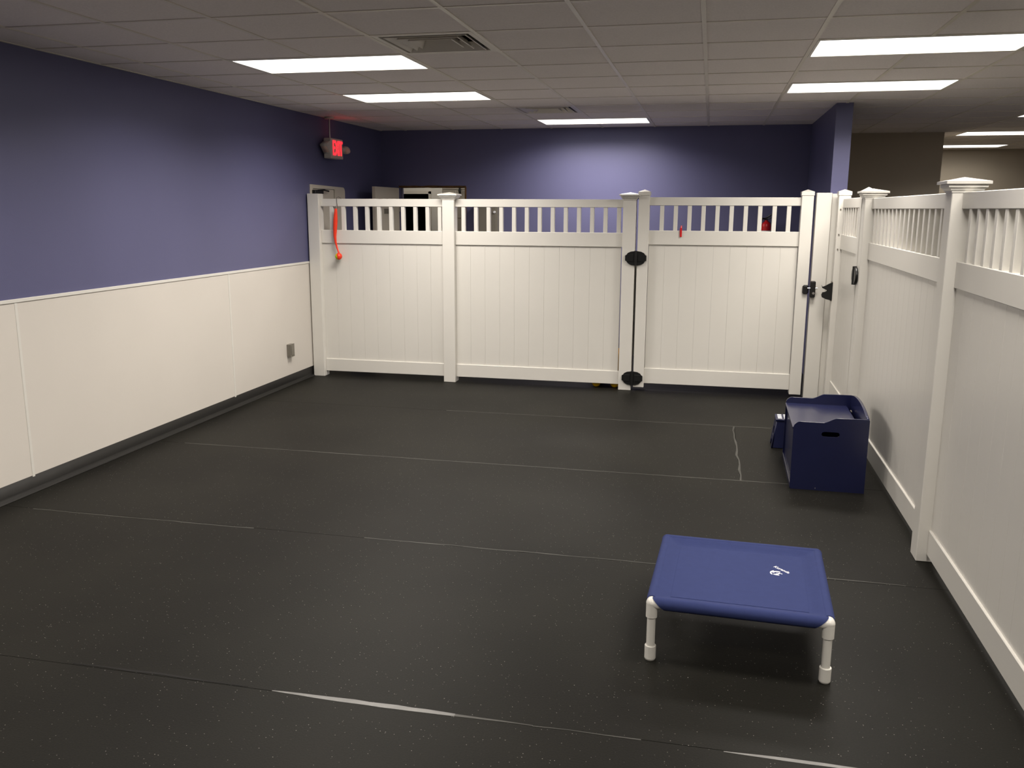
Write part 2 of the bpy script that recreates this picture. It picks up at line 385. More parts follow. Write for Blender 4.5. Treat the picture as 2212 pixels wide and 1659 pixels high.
# ---- ceiling: slab, grid of T-bars, lay-in tiles
ceil = struct('ceiling', bm_box(XL-0.15, X1+0.1, Y0-0.2, Y1+0.2, HC+0.12, HC+0.25), 'plenum', 'suspended ceiling of off-white lay-in tiles', 'ceiling')
cell = lambda i, j: (GX+SX*i, GY+SY*j)
I0, I1 = math.floor((XL-GX)/SX), math.ceil((X1-GX)/SX)
J0, J1 = math.floor((Y0-GY)/SY), math.ceil((Y1-GY)/SY)
lamps = [  # cell i, cell j, label (None: unseen panel added to light the room)
    (-2, 2, 'ceiling light panel nearest the blue side wall, left of big vent'),
    (-2, 5, 'ceiling light panel on left, second from the camera'),
    (0, 9, 'ceiling light panel close to blue back wall'),
    (4, 2, 'largest ceiling light panel at upper right'),
    (4, 5, 'ceiling light panel second from top on the right'),
    (-2, -2, None), (4, -2, None), (-2, -6, None), (4, -6, None),
    (8, 2, None), (8, 5, None), (8, -2, None), (12, 2, None), (12, 8, None), (8, -6, None),
    (8, 9, 'ceiling light panel cut by right edge above the fence'),
    (8, 13, 'distant ceiling light panel beyond the taupe wall corner, nearer one'),
    (8, 17, 'farthest ceiling light panel beyond the taupe wall corner'),
    (-4, 12, None),  # unseen panel added to brighten the back room
]
vents = [(0, 1, 'large square ceiling air vent beside the left light panel'), (0, 7, 'small distant ceiling air vent before the back wall light')]
taken = set()
for i, j, _ in lamps: taken |= {(i, j), (i+1, j)}
for i, j, _ in vents: taken.add((i, j))
far_lamps = []
def tile_ok(x, y):
    for fx, fy, _ in far_lamps:
        if fx-SX < x < fx+2*SX and fy-SY < y < fy+SY: return False
    return True
tb = bm_box(-SX/2+0.004, SX/2-0.004, -SY/2+0.004, SY/2-0.004, 0.003, 0.018)
tile_me = mesh('tile', tb, 'tile')
cand = []
for i in range(I0, I1):
    for j in range(J0, J1):
        x, y = cell(i, j)
        if (i, j) in taken or not tile_ok(x, y): continue
        q = project(x+SX/2, y+SY/2, HC)
        vis = q is not None and -120 < q[0] < 2330 and -90 < q[1] < 420
        if vis and y > YB and x < 1.1: vis = False
        cand.append((q[2] if vis else 99, x+SX/2, y+SY/2, vis))
cand.sort()
rest = bmesh.new(); n_ind = 0
for d, x, y, vis in cand:
    xa, xb = max(x-SX/2+0.004, XL), min(x+SX/2-0.004, X1)
    if xb-xa < 0.03: continue
    if vis and n_ind < 300:
        n_ind += 1
        if xa > x-SX/2+0.01 or xb < x+SX/2-0.01:
            o = link('ceiling_tile', mesh('tile_cut', bm_box(xa-x, xb-x, -SY/2+0.004, SY/2-0.004, 0.003, 0.018), 'tile'), ceil, Vector((x, y, HC))-ceil.location)
        else: link('ceiling_tile', tile_me, ceil, Vector((x, y, HC))-ceil.location)
    else: bm_box(xa, xb, y-SY/2+0.004, y+SY/2-0.004, HC+0.003, HC+0.018, bm=rest)
o = part('ceiling_tiles', rest, 'tile', ceil); o['kind'] = 'stuff'
rects = [(GX+SX*i, GX+SX*(i+2), GY+SY*j, GY+SY*(j+1)) for i, j, _ in lamps] + [(x, x+2*SX, y, y+SY) for x, y, _ in far_lamps]
def spans(a0, a1, cuts):
    out = []; p = a0
    for u, v in sorted(cuts):
        if u > p+0.01: out.append((p, u))
        p = max(p, v)
    if a1 > p+0.01: out.append((p, a1))
    return out
for i in range(I0+1, I1):
    x = GX+SX*i
    for y0, y1 in spans(Y0-0.1, Y1, [(r[2]+0.011, r[3]-0.011) for r in rects if r[0]+0.03 < x < r[1]-0.03]):
        part('main_tee', bm_box(x-0.0115, x+0.0115, y0, y1, HC-0.0015, HC+0.03), 'tbar', ceil)
for j in range(J0+1, J1):
    y = GY+SY*j
    for x0, x1 in spans(XL, X1, [(r[0]+0.011, r[1]-0.011) for r in rects if r[2]+0.03 < y < r[3]-0.03]):
        part('cross_tee', bm_box(x0, x1, y-0.0115, y+0.0115, HC-0.0005, HC+0.028), 'tbar', ceil)
part('wall_angle', bm_box(XL, XL+0.02, Y0, YB, HC-0.001, HC+0.01), 'tbar', ceil)

def troffer(x, y, label, watts=None):
    """lay-in fluorescent troffer, corner (x, y), two cells long"""
    t = thing('ceiling_light', label, 'ceiling light', (x+SX, y+SY/2, HC), group='ceiling light panels')
    x0, x1, y0, y1 = x+0.014, x+2*SX-0.014, y+0.014, y+SY-0.014; f = 0.014
    fr = bmesh.new()
    for a in ((x0, x1, y0, y0+f), (x0, x1, y1-f, y1), (x0, x0+f, y0+f, y1-f), (x1-f, x1, y0+f, y1-f)):
        bm_box(*a, HC-0.002, HC+0.03, bm=fr)
    part('light_frame', fr, 'light_frame', t)
    part('diffuser', bm_box(x0+f, x1-f, y0+f, y1-f, HC+0.004, HC+0.012), 'lens', t)
    part('housing', bm_box(x0, x1, y0, y1, HC+0.03, HC+0.10), 'light_frame', t)
    ld = bpy.data.lights.new('tube_light', 'AREA'); ld.shape = 'RECTANGLE'; ld.size = x1-x0-2*f-0.01; ld.size_y = y1-y0-2*f-0.01
    ld.energy = watts or LAMP_W; ld.color = LAMP_COL; ld.spread = math.radians(152)
    lo = bpy.data.objects.new('tube_light', ld); C.objects.link(lo); lo.parent = t; lo.location = (0, 0, 0.002)
    return t
for i, j, lb in lamps:
    x, y = cell(i, j)
    t = troffer(x, y, lb or 'added unseen ceiling light panel, there to light the room', {(8, 17): 6.0, (8, 13): 24.0, (-4, 12): 3.5}.get((i, j)))
for x, y, lb in far_lamps: troffer(x, y, lb)

def vent(i, j, label):
    x, y = cell(i, j); cx, cy = x+SX/2, y+SY/2
    t = thing('air_vent', label, 'vent', (cx, cy, HC), group='ceiling air vents')
    h = SX/2-0.013
    fr = bmesh.new()
    for a in ((-h, h, -h, -h+0.03), (-h, h, h-0.03, h), (-h, -h+0.03, -h+0.03, h-0.03), (h-0.03, h, -h+0.03, h-0.03)):
        bm_box(cx+a[0], cx+a[1], cy+a[2], cy+a[3], HC-0.001, HC+0.012, bm=fr)
    part('vent_frame', fr, 'vent_white', t)
    for k, (ro, ri) in enumerate(((h-0.055, h-0.095), (h-0.115, h-0.150), (h-0.165, h-0.195))):
        b = bmesh.new(); rings = []
        for r, z in ((ro, HC-0.004), (ri, HC+0.040), (ri+0.004, HC+0.042), (ro+0.004, HC-0.001)):
            rings.append([b.verts.new((cx+sx*r, cy+sy*r, z)) for sx, sy in ((-1, -1), (1, -1), (1, 1), (-1, 1))])
        for a, c in zip(rings, rings[1:]+rings[:1]):
            for q in range(4): b.faces.new((a[q], a[(q+1) % 4], c[(q+1) % 4], c[q]))
        bmesh.ops.recalc_face_normals(b, faces=b.faces)
        part('louver', b, 'vent_white', t)
    part('centre_plate', bm_box(cx-0.045, cx+0.045, cy-0.045, cy+0.045, HC+0.030, HC+0.034, 0.001), 'vent_white', t)
    part('shade_plate', bm_box(cx-h, cx+h, cy-h, cy+h, HC+0.075, HC+0.085), 'vent_shade', t)  # plate coloured dark for the shade above the louvers
for v in vents: vent(*v)

# ================================================================== FENCES
RT, RM, RB = (1.757, 1.833), (1.386, 1.520), (0.050, 0.180)     # heights of top, middle and bottom rails
pick_me = mesh('baluster', bm_box(-0.019, 0.019, -0.019, 0.019, -0.01, 0.255, 0.002), 'white_vinyl')
CAP = [(0.0655, 1.828), (0.0655, 1.834), (0.071, 1.838), (0.075, 1.846), (0.084, 1.852), (0.085, 1.863), (0.080, 1.864), (0.080, 1.866), (0.097, 1.867), (0.097, 1.880), (0.0, 1.900)]
def post(x0, x1, y0, y1, top, label, cap=None, group='white vinyl fence posts'):
    t = thing('fence_post', label, 'fence post', ((x0+x1)/2, (y0+y1)/2, 0), group=group)
    part('post_shaft', bm_box(x0, x1, y0, y1, 0, top, 0.003), 'white_vinyl', t)
    if cap: part('post_cap', bm_sq(cap, (x0+x1)/2, (y0+y1)/2), 'white_vinyl', t)
    return t
def board_row(t, axis, a0, a1, n, c, z0, z1, thick=0.022):
    """n tongue-and-groove boards between a0 and a1, centre plane c"""
    wd = (a1-a0)/n
    half = wd/2-0.0003
    ex = (half, thick/2) if axis == 'x' else (thick/2, half)
    me = mesh('board', bm_box(-ex[0], ex[0], -ex[1], ex[1], 0, z1-z0, 0.0009), 'white_vinyl')
    bo = base_of(t)
    for k in range(n):
        p = a0+wd*(k+0.5)
        loc = Vector((p, c, z0)) if axis == 'x' else Vector((c, p, z0))
        link('board', me, t, loc-bo)
def balusters(t, axis, ps, c, z):
    bo = base_of(t)
    for p in ps:
        link('baluster', pick_me, t, (Vector((p, c, z)) if axis == 'x' else Vector((c, p, z)))-bo)
def rails(t, axis, a0, a1, c, th, zs):
    for nm, (z0, z1) in zip(('top_rail', 'middle_rail', 'bottom_rail'), zs):
        b = bm_box(a0, a1, c-th/2, c+th/2, z0, z1, 0.003) if axis == 'x' else bm_box(c-th/2, c+th/2, a0, a1, z0, z1, 0.003)
        part(nm, b, 'white_vinyl', t)

# ---- back fence
P5 = 0.122
post(-4.034, -3.912, YF-0.02, YF+0.102, 1.884, 'white vinyl end post without cap against the blue wall')
post(-2.601, -2.479, YF-0.02, YF+0.102, 1.83, 'white capped vinyl post dividing the back fence', CAP)
post(-0.822, -0.700, YF, YF+0.122, 1.83, 'white capped vinyl post carrying the black gate hinges', CAP)
YR = YF+0.055
t = thing('picket_fence', 'white vinyl back fence panel beside the wall, with orange ball toy', 'fence', (-3.256, YR, 0), group='white vinyl fence panels')
rails(t, 'x', -3.912, -2.601, YR, 0.048, (RT, RM, RB))
balusters(t, 'x', [-3.799+0.1283*k for k in range(10)], YR, 1.515)
board_row(t, 'x', -3.912, -2.601, 9, YR, 0.175, 1.39)
t = thing('picket_fence', 'widest white vinyl back fence panel between the two capped posts', 'fence', (-1.65, YR, 0), group='white vinyl fence panels')
rails(t, 'x', -2.479, -0.822, YR, 0.048, (RT, RM, RB))
balusters(t, 'x', [-2.400+0.128*k for k in range(13)], YR, 1.515)
board_row(t, 'x', -2.479, -0.834, 11, YR, 0.175, 1.39)
# ---- gate in the back fence
GT = [(0.054, 1.872), (0.056, 1.872), (0.056, 1.905), (0.0, 1.925)]
def hinge(parent, x, z):
    """black butterfly hinge on a vertical joint at x, facing -y"""
    bo = base_of(parent)
    for s in (-1, 1):
        o = [(x+s*0.006, z+0.066), (x+s*0.050, z+0.060), (x+s*0.078, z+0.046), (x+s*0.088, z+0.030), (x+s*0.100, z+0.024), (x+s*0.100, z-0.024), (x+s*0.088, z-0.030), (x+s*0.074, z-0.050), (x+s*0.045, z-0.064), (x+s*0.006, z-0.070)]
        if s < 0: o = o[::-1]
        h = part('hinge_leaf', bm_prism(o, [], 'y', YF-0.013, YF+0.004), 'black_plastic', parent)
        part('leaf_rib', bm_box(x+s*0.052-0.03, x+s*0.052+0.03, YF-0.018, YF-0.012, z-0.034, z+0.034, 0.003), 'black_plastic', h)
    part('hinge_barrel', bm_cyl((x, YF-0.010, z-0.070), (x, YF-0.010, z+0.068), 0.014, seg=14), 'black_plastic', parent, smooth=True)
GP = (-0.678, -0.576, 0.786, 0.890)
g1 = thing('gate', 'white vinyl gate in the back fence with black hinges and latch', 'gate', (0.107, YR, 0.03), group='white vinyl gates')
for a, b_ in ((GP[0], GP[1]), (GP[2], GP[3])):
    s = part('gate_post', bm_box(a, b_, YF, YF+0.102, 0.035, 1.875, 0.003), 'white_vinyl', g1)
    part('post_cap', bm_sq(GT, (a+b_)/2, YF+0.051), 'white_vinyl', s)
rails(g1, 'x', GP[1]-0.002, GP[2]+0.002, YR, 0.048, ((1.778, 1.854), (1.413, 1.546), (0.072, 0.222)))
balusters(g1, 'x', [-0.460+0.1272*k for k in range(10)], YR, 1.541)
board_row(g1, 'x', GP[1]+0.003, GP[2]-0.004, 9, YR, 0.215, 1.42)
hinge(g1, -0.689, 1.287); hinge(g1, -0.689, 0.125)
part('stop_strip', bm_box(-0.677, -0.655, YF+0.1025, YF+0.116, 0.33, 1.24, 0.001), 'white_vinyl', g1)
part('stop_strip', bm_box(-0.712, -0.672, YF+0.1225, YF+0.130, 0.33, 1.24, 0.001), 'white_vinyl', g1)
# latch between the gate post and the slim wall post
k = part('latch_knob', bm_box(0.842, 0.895, YF-0.028, YF+0.002, 0.985, 1.068, 0.012), 'black_plastic', g1)
part('striker_bar', bm_cyl((0.875, YF-0.022, 1.040), (0.972, YF-0.022, 1.040), 0.006, seg=10), 'steel', k)
# slim white post beside the partition
st = post(0.915, 1.046, YF+0.01, YF+0.105, 1.895, 'slim flat-topped white post with lock beside blue partition end')
lb = part('lock_body', bm_box(0.908, 0.955, YF-0.034, YF+0.011, 0.955, 1.105, 0.008), 'black_plastic', st)
part('key_cylinder', bm_cyl((0.938, YF-0.038, 0.995), (0.938, YF-0.032, 0.995), 0.011, seg=16), 'steel', lb)
single('filler_board', bm_box(1.054, 1.205, 8.555, 8.597, 0.0, 1.888, 0.002), 'white_vinyl', 'white filler board covering the end of the blue partition', 'board')

# ---- right-hand fence (runs towards the camera)
XP0, XP1 = 1.090, 1.214         # faces of the posts
XR = 1.160                      # centre plane of rails
RTr, RMr, RBr = (1.753, 1.830), (1.384, 1.510), (0.040, 0.170)
post(XP0, XP1, 6.980, 7.104, 1.83, 'white capped post between corner gate and long right fence', CAP)
post(XP0, XP1, 4.545, 4.668, 1.83, 'nearest white capped post, standing between the right fence panels', CAP)
def right_panel(y0, y1, n_boards, picks, label):
    t = thing('picket_fence', label, 'fence', (XR, (y0+y1)/2, 0), group='white vinyl fence panels')
    rails(t, 'y', y0, y1, XR, 0.044, (RTr, RMr, RBr))
    balusters(t, 'y', picks, XR, 1.505)
    board_row(t, 'y', y0, y1, n_boards, XR, 0.165, 1.39)
    part('backing_sheet', bm_box(1.203, 1.208, y0, y1, 1.40, 1.80), 'white_vinyl', t)
    return t
rp = right_panel(4.668, 6.980, 16, [4.802+0.128*k for k in range(17)], 'long white right-hand fence panel behind the navy toy chest')
rn = right_panel(2.13, 4.545, 16, [4.410-0.128*k for k in range(18)], 'nearest white right-hand fence panel at the picture edge')
st2 = part('sticker', bm_box(1.2015, 1.2032, 4.142, 4.156, 1.565, 1.625), 'red_plastic', rn, label='small red sticker strip')
part('sticker', bm_box(1.2015, 1.2032, 4.140, 4.152, 1.66, 1.674), 'red_plastic', rn)
for z in (1.69, 1.715, 1.735):
    part('sticker', bm_box(1.2015, 1.2032, 4.140+0.006*(z > 1.7), 4.146+0.006*(z > 1.7), z, z+0.010), 'black_plastic', rn)
# corner gate in the right-hand fence
g2 = thing('gate', 'white corner gate in the right fence beside blue partition', 'gate', (XR, 7.80, 0.03), group='white vinyl gates')
for a, b_ in ((7.135, 7.235), (8.385, 8.487)):
    s = part('gate_post', bm_box(XP0, XP0+0.102, a, b_, 0.035, 1.875, 0.003), 'white_vinyl', g2)
    if a > 8: part('post_cap', bm_sq(GT, XP0+0.051, (a+b_)/2), 'white_vinyl', s)
    else: part('post_cap', bm_sq([(0.050, 1.86), (0.050, 1.885), (0, 1.915)], XP0+0.051, (a+b_)/2), 'white_vinyl', s)
rails(g2, 'y', 7.233, 8.387, XR-0.008, 0.044, ((1.762, 1.842), (1.40, 1.53), (0.06, 0.20)))
balusters(g2, 'y', [7.305+0.128*k for k in range(9)], XR-0.008, 1.525)
board_row(g2, 'y', 7.237, 8.383, 8, XR-0.008, 0.195, 1.405)
part('backing_sheet', bm_box(1.186, 1.191, 7.24, 8.38, 1.40, 1.80), 'white_vinyl', g2)
for z, yy in ((1.75, 0), (1.53, 0), (1.40, 0)):
    part('bracket_screw', bm_cyl((XP0+0.02, 8.3855, z), (XP0+0.02, 8.377, z), 0.006, seg=8), 'grey_metal', g2)
# hinge of the corner gate, lying on the left faces
for s in (-1, 1):
    o = [(7.119+s*0.006, 1.322), (7.119+s*0.055, 1.314), (7.119+s*0.092, 1.285), (7.119+s*0.100, 1.262), (7.119+s*0.092, 1.225), (7.119+s*0.055, 1.200), (7.119+s*0.006, 1.192)]
    part('hinge_leaf', bm_prism(o if s > 0 else o[::-1], [], 'x', XP0-0.020, XP0+0.003), 'black_plastic', g2)
part('hinge_barrel', bm_cyl((XP0-0.014, 7.119, 1.188), (XP0-0.014, 7.119, 1.326), 0.016, seg=14), 'black_plastic', g2, smooth=True)
# forked latch keeper on the free end of the corner gate
o = [(1.092, 1.105), (1.060, 1.090), (1.030, 1.072), (1.006, 1.062), (0.998, 1.076), (1.004, 1.052), (1.030, 1.040), (1.046, 1.030), (1.036, 1.018), (1.008, 1.012), (1.000, 0.990), (1.006, 0.968), (1.040, 0.952), (1.092, 0.940)]
kp = part('latch_keeper', bm_prism(o, [], 'y', 8.375, 8.400), 'black_plastic', g2)
part('keeper_plate', bm_box(1.0805, 1.0905, 8.378, 8.44, 0.935, 1.110, 0.001), 'grey_metal', kp)

# ================================================================== THINGS BEHIND THE FENCE
fx = thing('fire_extinguisher', 'red fire extinguisher hung on the blue back wall', 'extinguisher', (0.607, 10.575, 1.18))
b = bmesh.new(); prof = [(0.052, 1.18), (0.056, 1.19), (0.056, 1.555), (0.050, 1.585), (0.032, 1.605), (0.020, 1.612), (0.020, 1.625)]
b = None
for (r0, z0), (r1, z1) in zip(prof, prof[1:]): b = bm_cyl((0.607, 10.575, z0), (0.607, 10.575, z1), r0, r1, 24, b)
part('cylinder', b, 'red_paint', fx, smooth=True)
part('valve', bm_cyl((0.607, 10.575, 1.62), (0.607, 10.575, 1.66), 0.014, seg=12), 'black_plastic', fx)
part('handle', bm_tube([(0.607, 10.575, 1.655), (0.64, 10.56, 1.675), (0.675, 10.55, 1.70)], 0.009, 8), 'black_plastic', fx)
part('handle', bm_tube([(0.600, 10.575, 1.635), (0.64, 10.56, 1.645), (0.67, 10.55, 1.655)], 0.008, 8), 'black_plastic', fx)
part('hose', bm_tube([(0.60, 10.57, 1.64), (0.565, 10.56, 1.645), (0.54, 10.55, 1.61), (0.538, 10.55, 1.45), (0.545, 10.55, 1.35)], 0.010, 8), 'black_plastic', fx)
part('label_band', bm_cyl((0.607, 10.575, 1.36), (0.607, 10.575, 1.51), 0.0566, seg=24, caps=False), 'grip_white', fx)
part('wall_bracket', bm_box(0.585, 0.629, 10.625, 10.648, 1.3, 1.62), 'black_plastic', fx)
ep = thing('electrical_panel', 'grey metal electrical panel on the blue back wall', 'electrical panel', (-2.68, YB, 1.05))
part('cabinet_box', bm_box(-2.825, -2.538, YB-0.10, YB, 1.05, 1.79, 0.004), 'grey_metal', ep)
dr = part('cabinet_door', bm_box(-2.81, -2.553, YB-0.108, YB-0.099, 1.07, 1.775, 0.003), 'grey_metal', ep)
part('knob', bm_cyl((-2.573, YB-0.122, 1.700), (-2.573, YB-0.105, 1.700), 0.014, seg=14), 'grip_white', dr)
# yellow bucket behind the widest panel: only its feet show
yb = thing('mop_bucket', 'yellow plastic bucket behind the back fence, rounded feet showing below it', 'bucket', (-0.965, 8.77, 0))
bx0, bx1, by0, by1 = -1.125, -0.805, 8.622, 8.93
bb = bmesh.new()
lo = [bb.verts.new(v) for v in ((bx0+0.03, by0+0.03, 0.06), (bx1-0.03, by0+0.03, 0.06), (bx1-0.03, by1-0.03, 0.06), (bx0+0.03, by1-0.03, 0.06))]
hi = [bb.verts.new(v) for v in ((bx0, by0, 0.34), (bx1, by0, 0.34), (bx1, by1, 0.34), (bx0, by1, 0.34))]
bb.faces.new(lo[::-1])
for q in range(4): bb.faces.new((lo[q], lo[(q+1) % 4], hi[(q+1) % 4], hi[q]))
part('bucket_body', bb, 'yellow_plastic', yb)
rim = bmesh.new()
for a in ((bx0-.012, bx1+.012, by0-.012, by0+.004), (bx0-.012, bx1+.012, by1-.004, by1+.012), (bx0-.012, bx0+.004, by0, by1), (bx1-.004, bx1+.012, by0, by1)):
    bm_box(*a, 0.325, 0.345, bm=rim)
part('bucket_rim', rim, 'yellow_plastic', yb)
for x in (-1.052, -0.868):
    for y in (8.598, 8.90):
        part('bucket_foot', bm_sphere((x, y, 0.036), 0.042, 16, sz=(1.0, 0.62, 0.86)), 'yellow_plastic', yb, smooth=True)

# ================================================================== WALL AND CEILING FITTINGS
XS = -3.93       # exit sign hangs close to the left wall, face turned to the room
ex = thing('exit_sign', 'lit red exit sign with lamp heads hanging by blue wall', 'exit sign', (XS-0.045, 9.03, HC))
ya, yb_ = 8.875, 9.185; za, zb = 2.255, 2.462
hs = part('housing', bm_box(XS-0.085, XS, ya, yb_, za, zb, 0.006), 'sign_housing', ex)
tx = bm_text('EXIT', 0.205, 0.003, 0.62)
ys = [v.co.x for v in tx.verts]; zs_ = [v.co.y for v in tx.verts]
fy = 0.245/(max(ys)-min(ys)); fz = 0.150/(max(zs_)-min(zs_)); my = (max(ys)+min(ys))/2; mz = (max(zs_)+min(zs_))/2
for v in tx.verts:
    u, q, dpt = v.co
    v.co = (XS+0.003+dpt, (ya+yb_)/2+0.012+(u-my)*fy, (za+zb)/2+0.006+(q-mz)*fz)
part('exit_letters', tx, 'exit_red', hs)
part('stem', bm_cyl((XS-0.045, 8.95, zb-0.01), (XS-0.045, 8.95, HC), 0.008, seg=12), 'steel', ex)
part('canopy', bm_cyl((XS-0.045, 8.95, HC-0.02), (XS-0.045, 8.95, HC), 0.05, seg=24), 'sign_housing', ex)
l1 = part('lamp_head', bm_prism([(ya+0.004, 2.432), (ya-0.030, 2.424), (ya-0.105, 2.388), (ya-0.012, 2.305), (ya+0.004, 2.300)], [], 'x', XS-0.080, XS-0.006), 'sign_housing', ex)
part('lamp_lens', bm_prism([(ya-0.020, 2.318), (ya-0.096, 2.386), (ya-0.099, 2.383), (ya-0.024, 2.314)], [], 'x', XS-0.074, XS-0.012), 'lamp_glass', l1)
l2 = part('lamp_head', bm_sphere((XS-0.03, yb_+0.13, 2.362), 0.050, 20, sz=(1, 1.25, 0.85)), 'sign_housing', ex, smooth=True)
part('lamp_lens', bm_sphere((XS-0.008, yb_+0.122, 2.352), 0.040, 18, sz=(0.95, 1.15, 0.82)), 'lamp_glass', l2, smooth=True)
part('lamp_neck', bm_tube([(XS-0.04, yb_-0.01, 2.365), (XS-0.035, yb_+0.10, 2.365)], 0.020, 12), 'sign_housing', ex, smooth=True)
ld = bpy.data.lights.new('sign_glow', 'AREA'); ld.size = 0.05; ld.energy = 0.07; ld.color = (1, 0.05, 0.04); ld.shape = 'RECTANGLE'; ld.size_y = 0.2
lo = bpy.data.objects.new('sign_glow', ld); C.objects.link(lo); lo.parent = ex
lo.location = (0.055, 0.03, zb+0.008-HC); lo.rotation_euler = (math.pi, 0, 0)

ob = thing('outlet_box', 'small grey surface outlet box on the white dado', 'outlet', (XL+0.004, 7.945, 0.29))
part('box_body', bm_box(XL+0.004, XL+0.044, 7.905, 7.985, 0.292, 0.415, 0.003), 'grey_metal', ob)
part('cover_plate', bm_box(XL+0.044, XL+0.047, 7.902, 7.988, 0.289, 0.418, 0.001), 'grey_metal', ob)
part('spring_lid', bm_box(XL+0.047, XL+0.051, 7.918, 7.972, 0.305, 0.402, 0.0015), 'grey_metal', ob)

# ---- orange ball toy on a wire hook
TY = YR-0.030
tw = thing('wire_hook', 'thin wire hook over the back fence top rail, holding orange toy', 'hook', (-3.735, TY, 1.72))
part('wire', bm_tube([(-3.706, YR+0.03, 1.822), (-3.712, YR+0.028, 1.842), (-3.722, YR, 1.852), (-3.730, TY, 1.845), (-3.728, TY-0.002, 1.80), (-3.722, TY-0.004, 1.745), (-3.728, TY-0.010, 1.722), (-3.738, TY-0.010, 1.722), (-3.742, TY-0.008, 1.76)], 0.0022, 6), 'wire', tw)
ty = thing('ball_thrower', 'orange rubber ball thrower hanging on the back fence by a wire', 'dog toy', (-3.735, TY-0.012, 1.73))
Yt = TY-0.022
path = [(-3.733, Yt, 1.735), (-3.736, Yt, 1.69), (-3.741, Yt, 1.62), (-3.748, Yt, 1.54), (-3.753, Yt, 1.46), (-3.748, Yt, 1.40), (-3.735, Yt, 1.345), (-3.722, Yt-0.004, 1.312), (-3.712, Yt-0.008, 1.292)]
part('thrower_handle', bm_tube(path, [0.013, 0.017, 0.022, 0.021, 0.015, 0.011, 0.009, 0.008, 0.010], 14), 'orange_rubber', ty, smooth=True)
cup = bmesh.new(); bmesh.ops.create_uvsphere(cup, u_segments=24, v_segments=14, radius=0.0365)
ax = Vector((1, -0.15, 0.15)).normalized()
bmesh.ops.delete(cup, geom=[v for v in cup.verts if v.co.dot(ax) < -0.004], context='VERTS')
bmesh.ops.translate(cup, vec=(-3.712, Yt-0.018, 1.256), verts=cup.verts)
part('ball_cup', cup, 'orange_rubber', ty, smooth=True)
single('tennis_ball', bm_sphere((-3.714, Yt-0.018, 1.256), 0.0335, 24), 'tennis', 'yellow-green tennis ball held in the orange thrower cup', 'ball', smooth=True)
# ---- red clip on the gate rail
rc = thing('clip', 'small red plastic clip on the gate middle rail', 'clip', (-0.278, YR-0.03, 1.49))
part('clip_body', bm_box(-0.288, -0.268, YR-0.036, YR-0.025, 1.488, 1.575, 0.004), 'red_plastic', rc)
part('clip_bend', bm_tube([(-0.278, YR-0.030, 1.570), (-0.276, YR-0.022, 1.590), (-0.275, YR-0.010, 1.592), (-0.275, YR-0.004, 1.552)], 0.006, 8), 'red_plastic', rc, smooth=True)

# ================================================================== NAVY TOY CHEST AND STEP STOOL
CH = 0.765; CW = 0.447
tc = thing('toy_chest', 'navy blue wooden toy chest standing against the right fence', 'toy chest', (0.564, 5.632, 0), rotz=-0.016)
def arc(cx, cz, r, a0, a1, n=8):
    return [(cx+r*math.cos(math.radians(a0+(a1-a0)*i/n)), cz+r*math.sin(math.radians(a0+(a1-a0)*i/n))) for i in range(n+1)]
def end_outline():
    o = [(0.004, 0.0), (0.004, 0.018), (0.0, 0.03), (0.0, 0.398)]
    o += arc(0.043, 0.398, 0.043, 180, 90)
    o += [(0.10, 0.441), (0.175, 0.4405)]
    for i in range(1, 9):
        t = i/8; s = t*t*(3-2*t); o.append((0.175+0.09*t, 0.4405+0.033*s))
    o += [(CW-0.012, 0.4745), (CW, 0.470), (CW, 0.0)]
    return o
slot = arc(0.186, 0.368, 0.016, 90, 270)+arc(0.262, 0.368, 0.016, -90, 90)
for y in (0.0, CH-0.016):
    part('end_panel', bm_prism(end_outline(), [slot], 'y', y, y+0.016), 'navy_paint', tc, local=True)
part('front_panel', bm_box(0.010, 0.026, 0.016, CH-0.016, 0.035, 0.385, 0.001), 'navy_paint', tc, local=True)
part('bottom_panel', bm_box(0.012, CW-0.016, 0.016, CH-0.016, 0.035, 0.05), 'navy_paint', tc, local=True)
part('skid_rail', bm_box(0.0, 0.022, 0.016, CH-0.016, 0.0, 0.034, 0.002), 'navy_paint', tc, local=True)
ld_ = part('lid', bm_box(-0.004, CW-0.040, 0.020, CH-0.020, 0.386, 0.402, 0.003), 'navy_paint', tc, local=True)
for y in (0.20, 0.56): part('lid_hinge', bm_cyl((CW-0.034, y-0.02, 0.404), (CW-0.034, y+0.02, 0.404), 0.004, seg=10), 'grey_metal', ld_, local=True)
o = [(0.016, 0.03), (CH-0.016, 0.03), (CH-0.016, 0.474)]
o += [(CH-0.016-(CH-0.032)*i/16, 0.474+0.040*math.sin(math.pi*i/16)**0.8 if 0 < i < 16 else 0.474) for i in range(1, 17)]
part('back_panel', bm_prism(o, [], 'x', CW-0.017, CW-0.001), 'navy_paint', tc, local=True)
part('panel_screw', bm_cyl((0.155, -0.0012, 0.014), (0.155, 0.001, 0.014), 0.0035, seg=8), 'steel', tc, local=True)

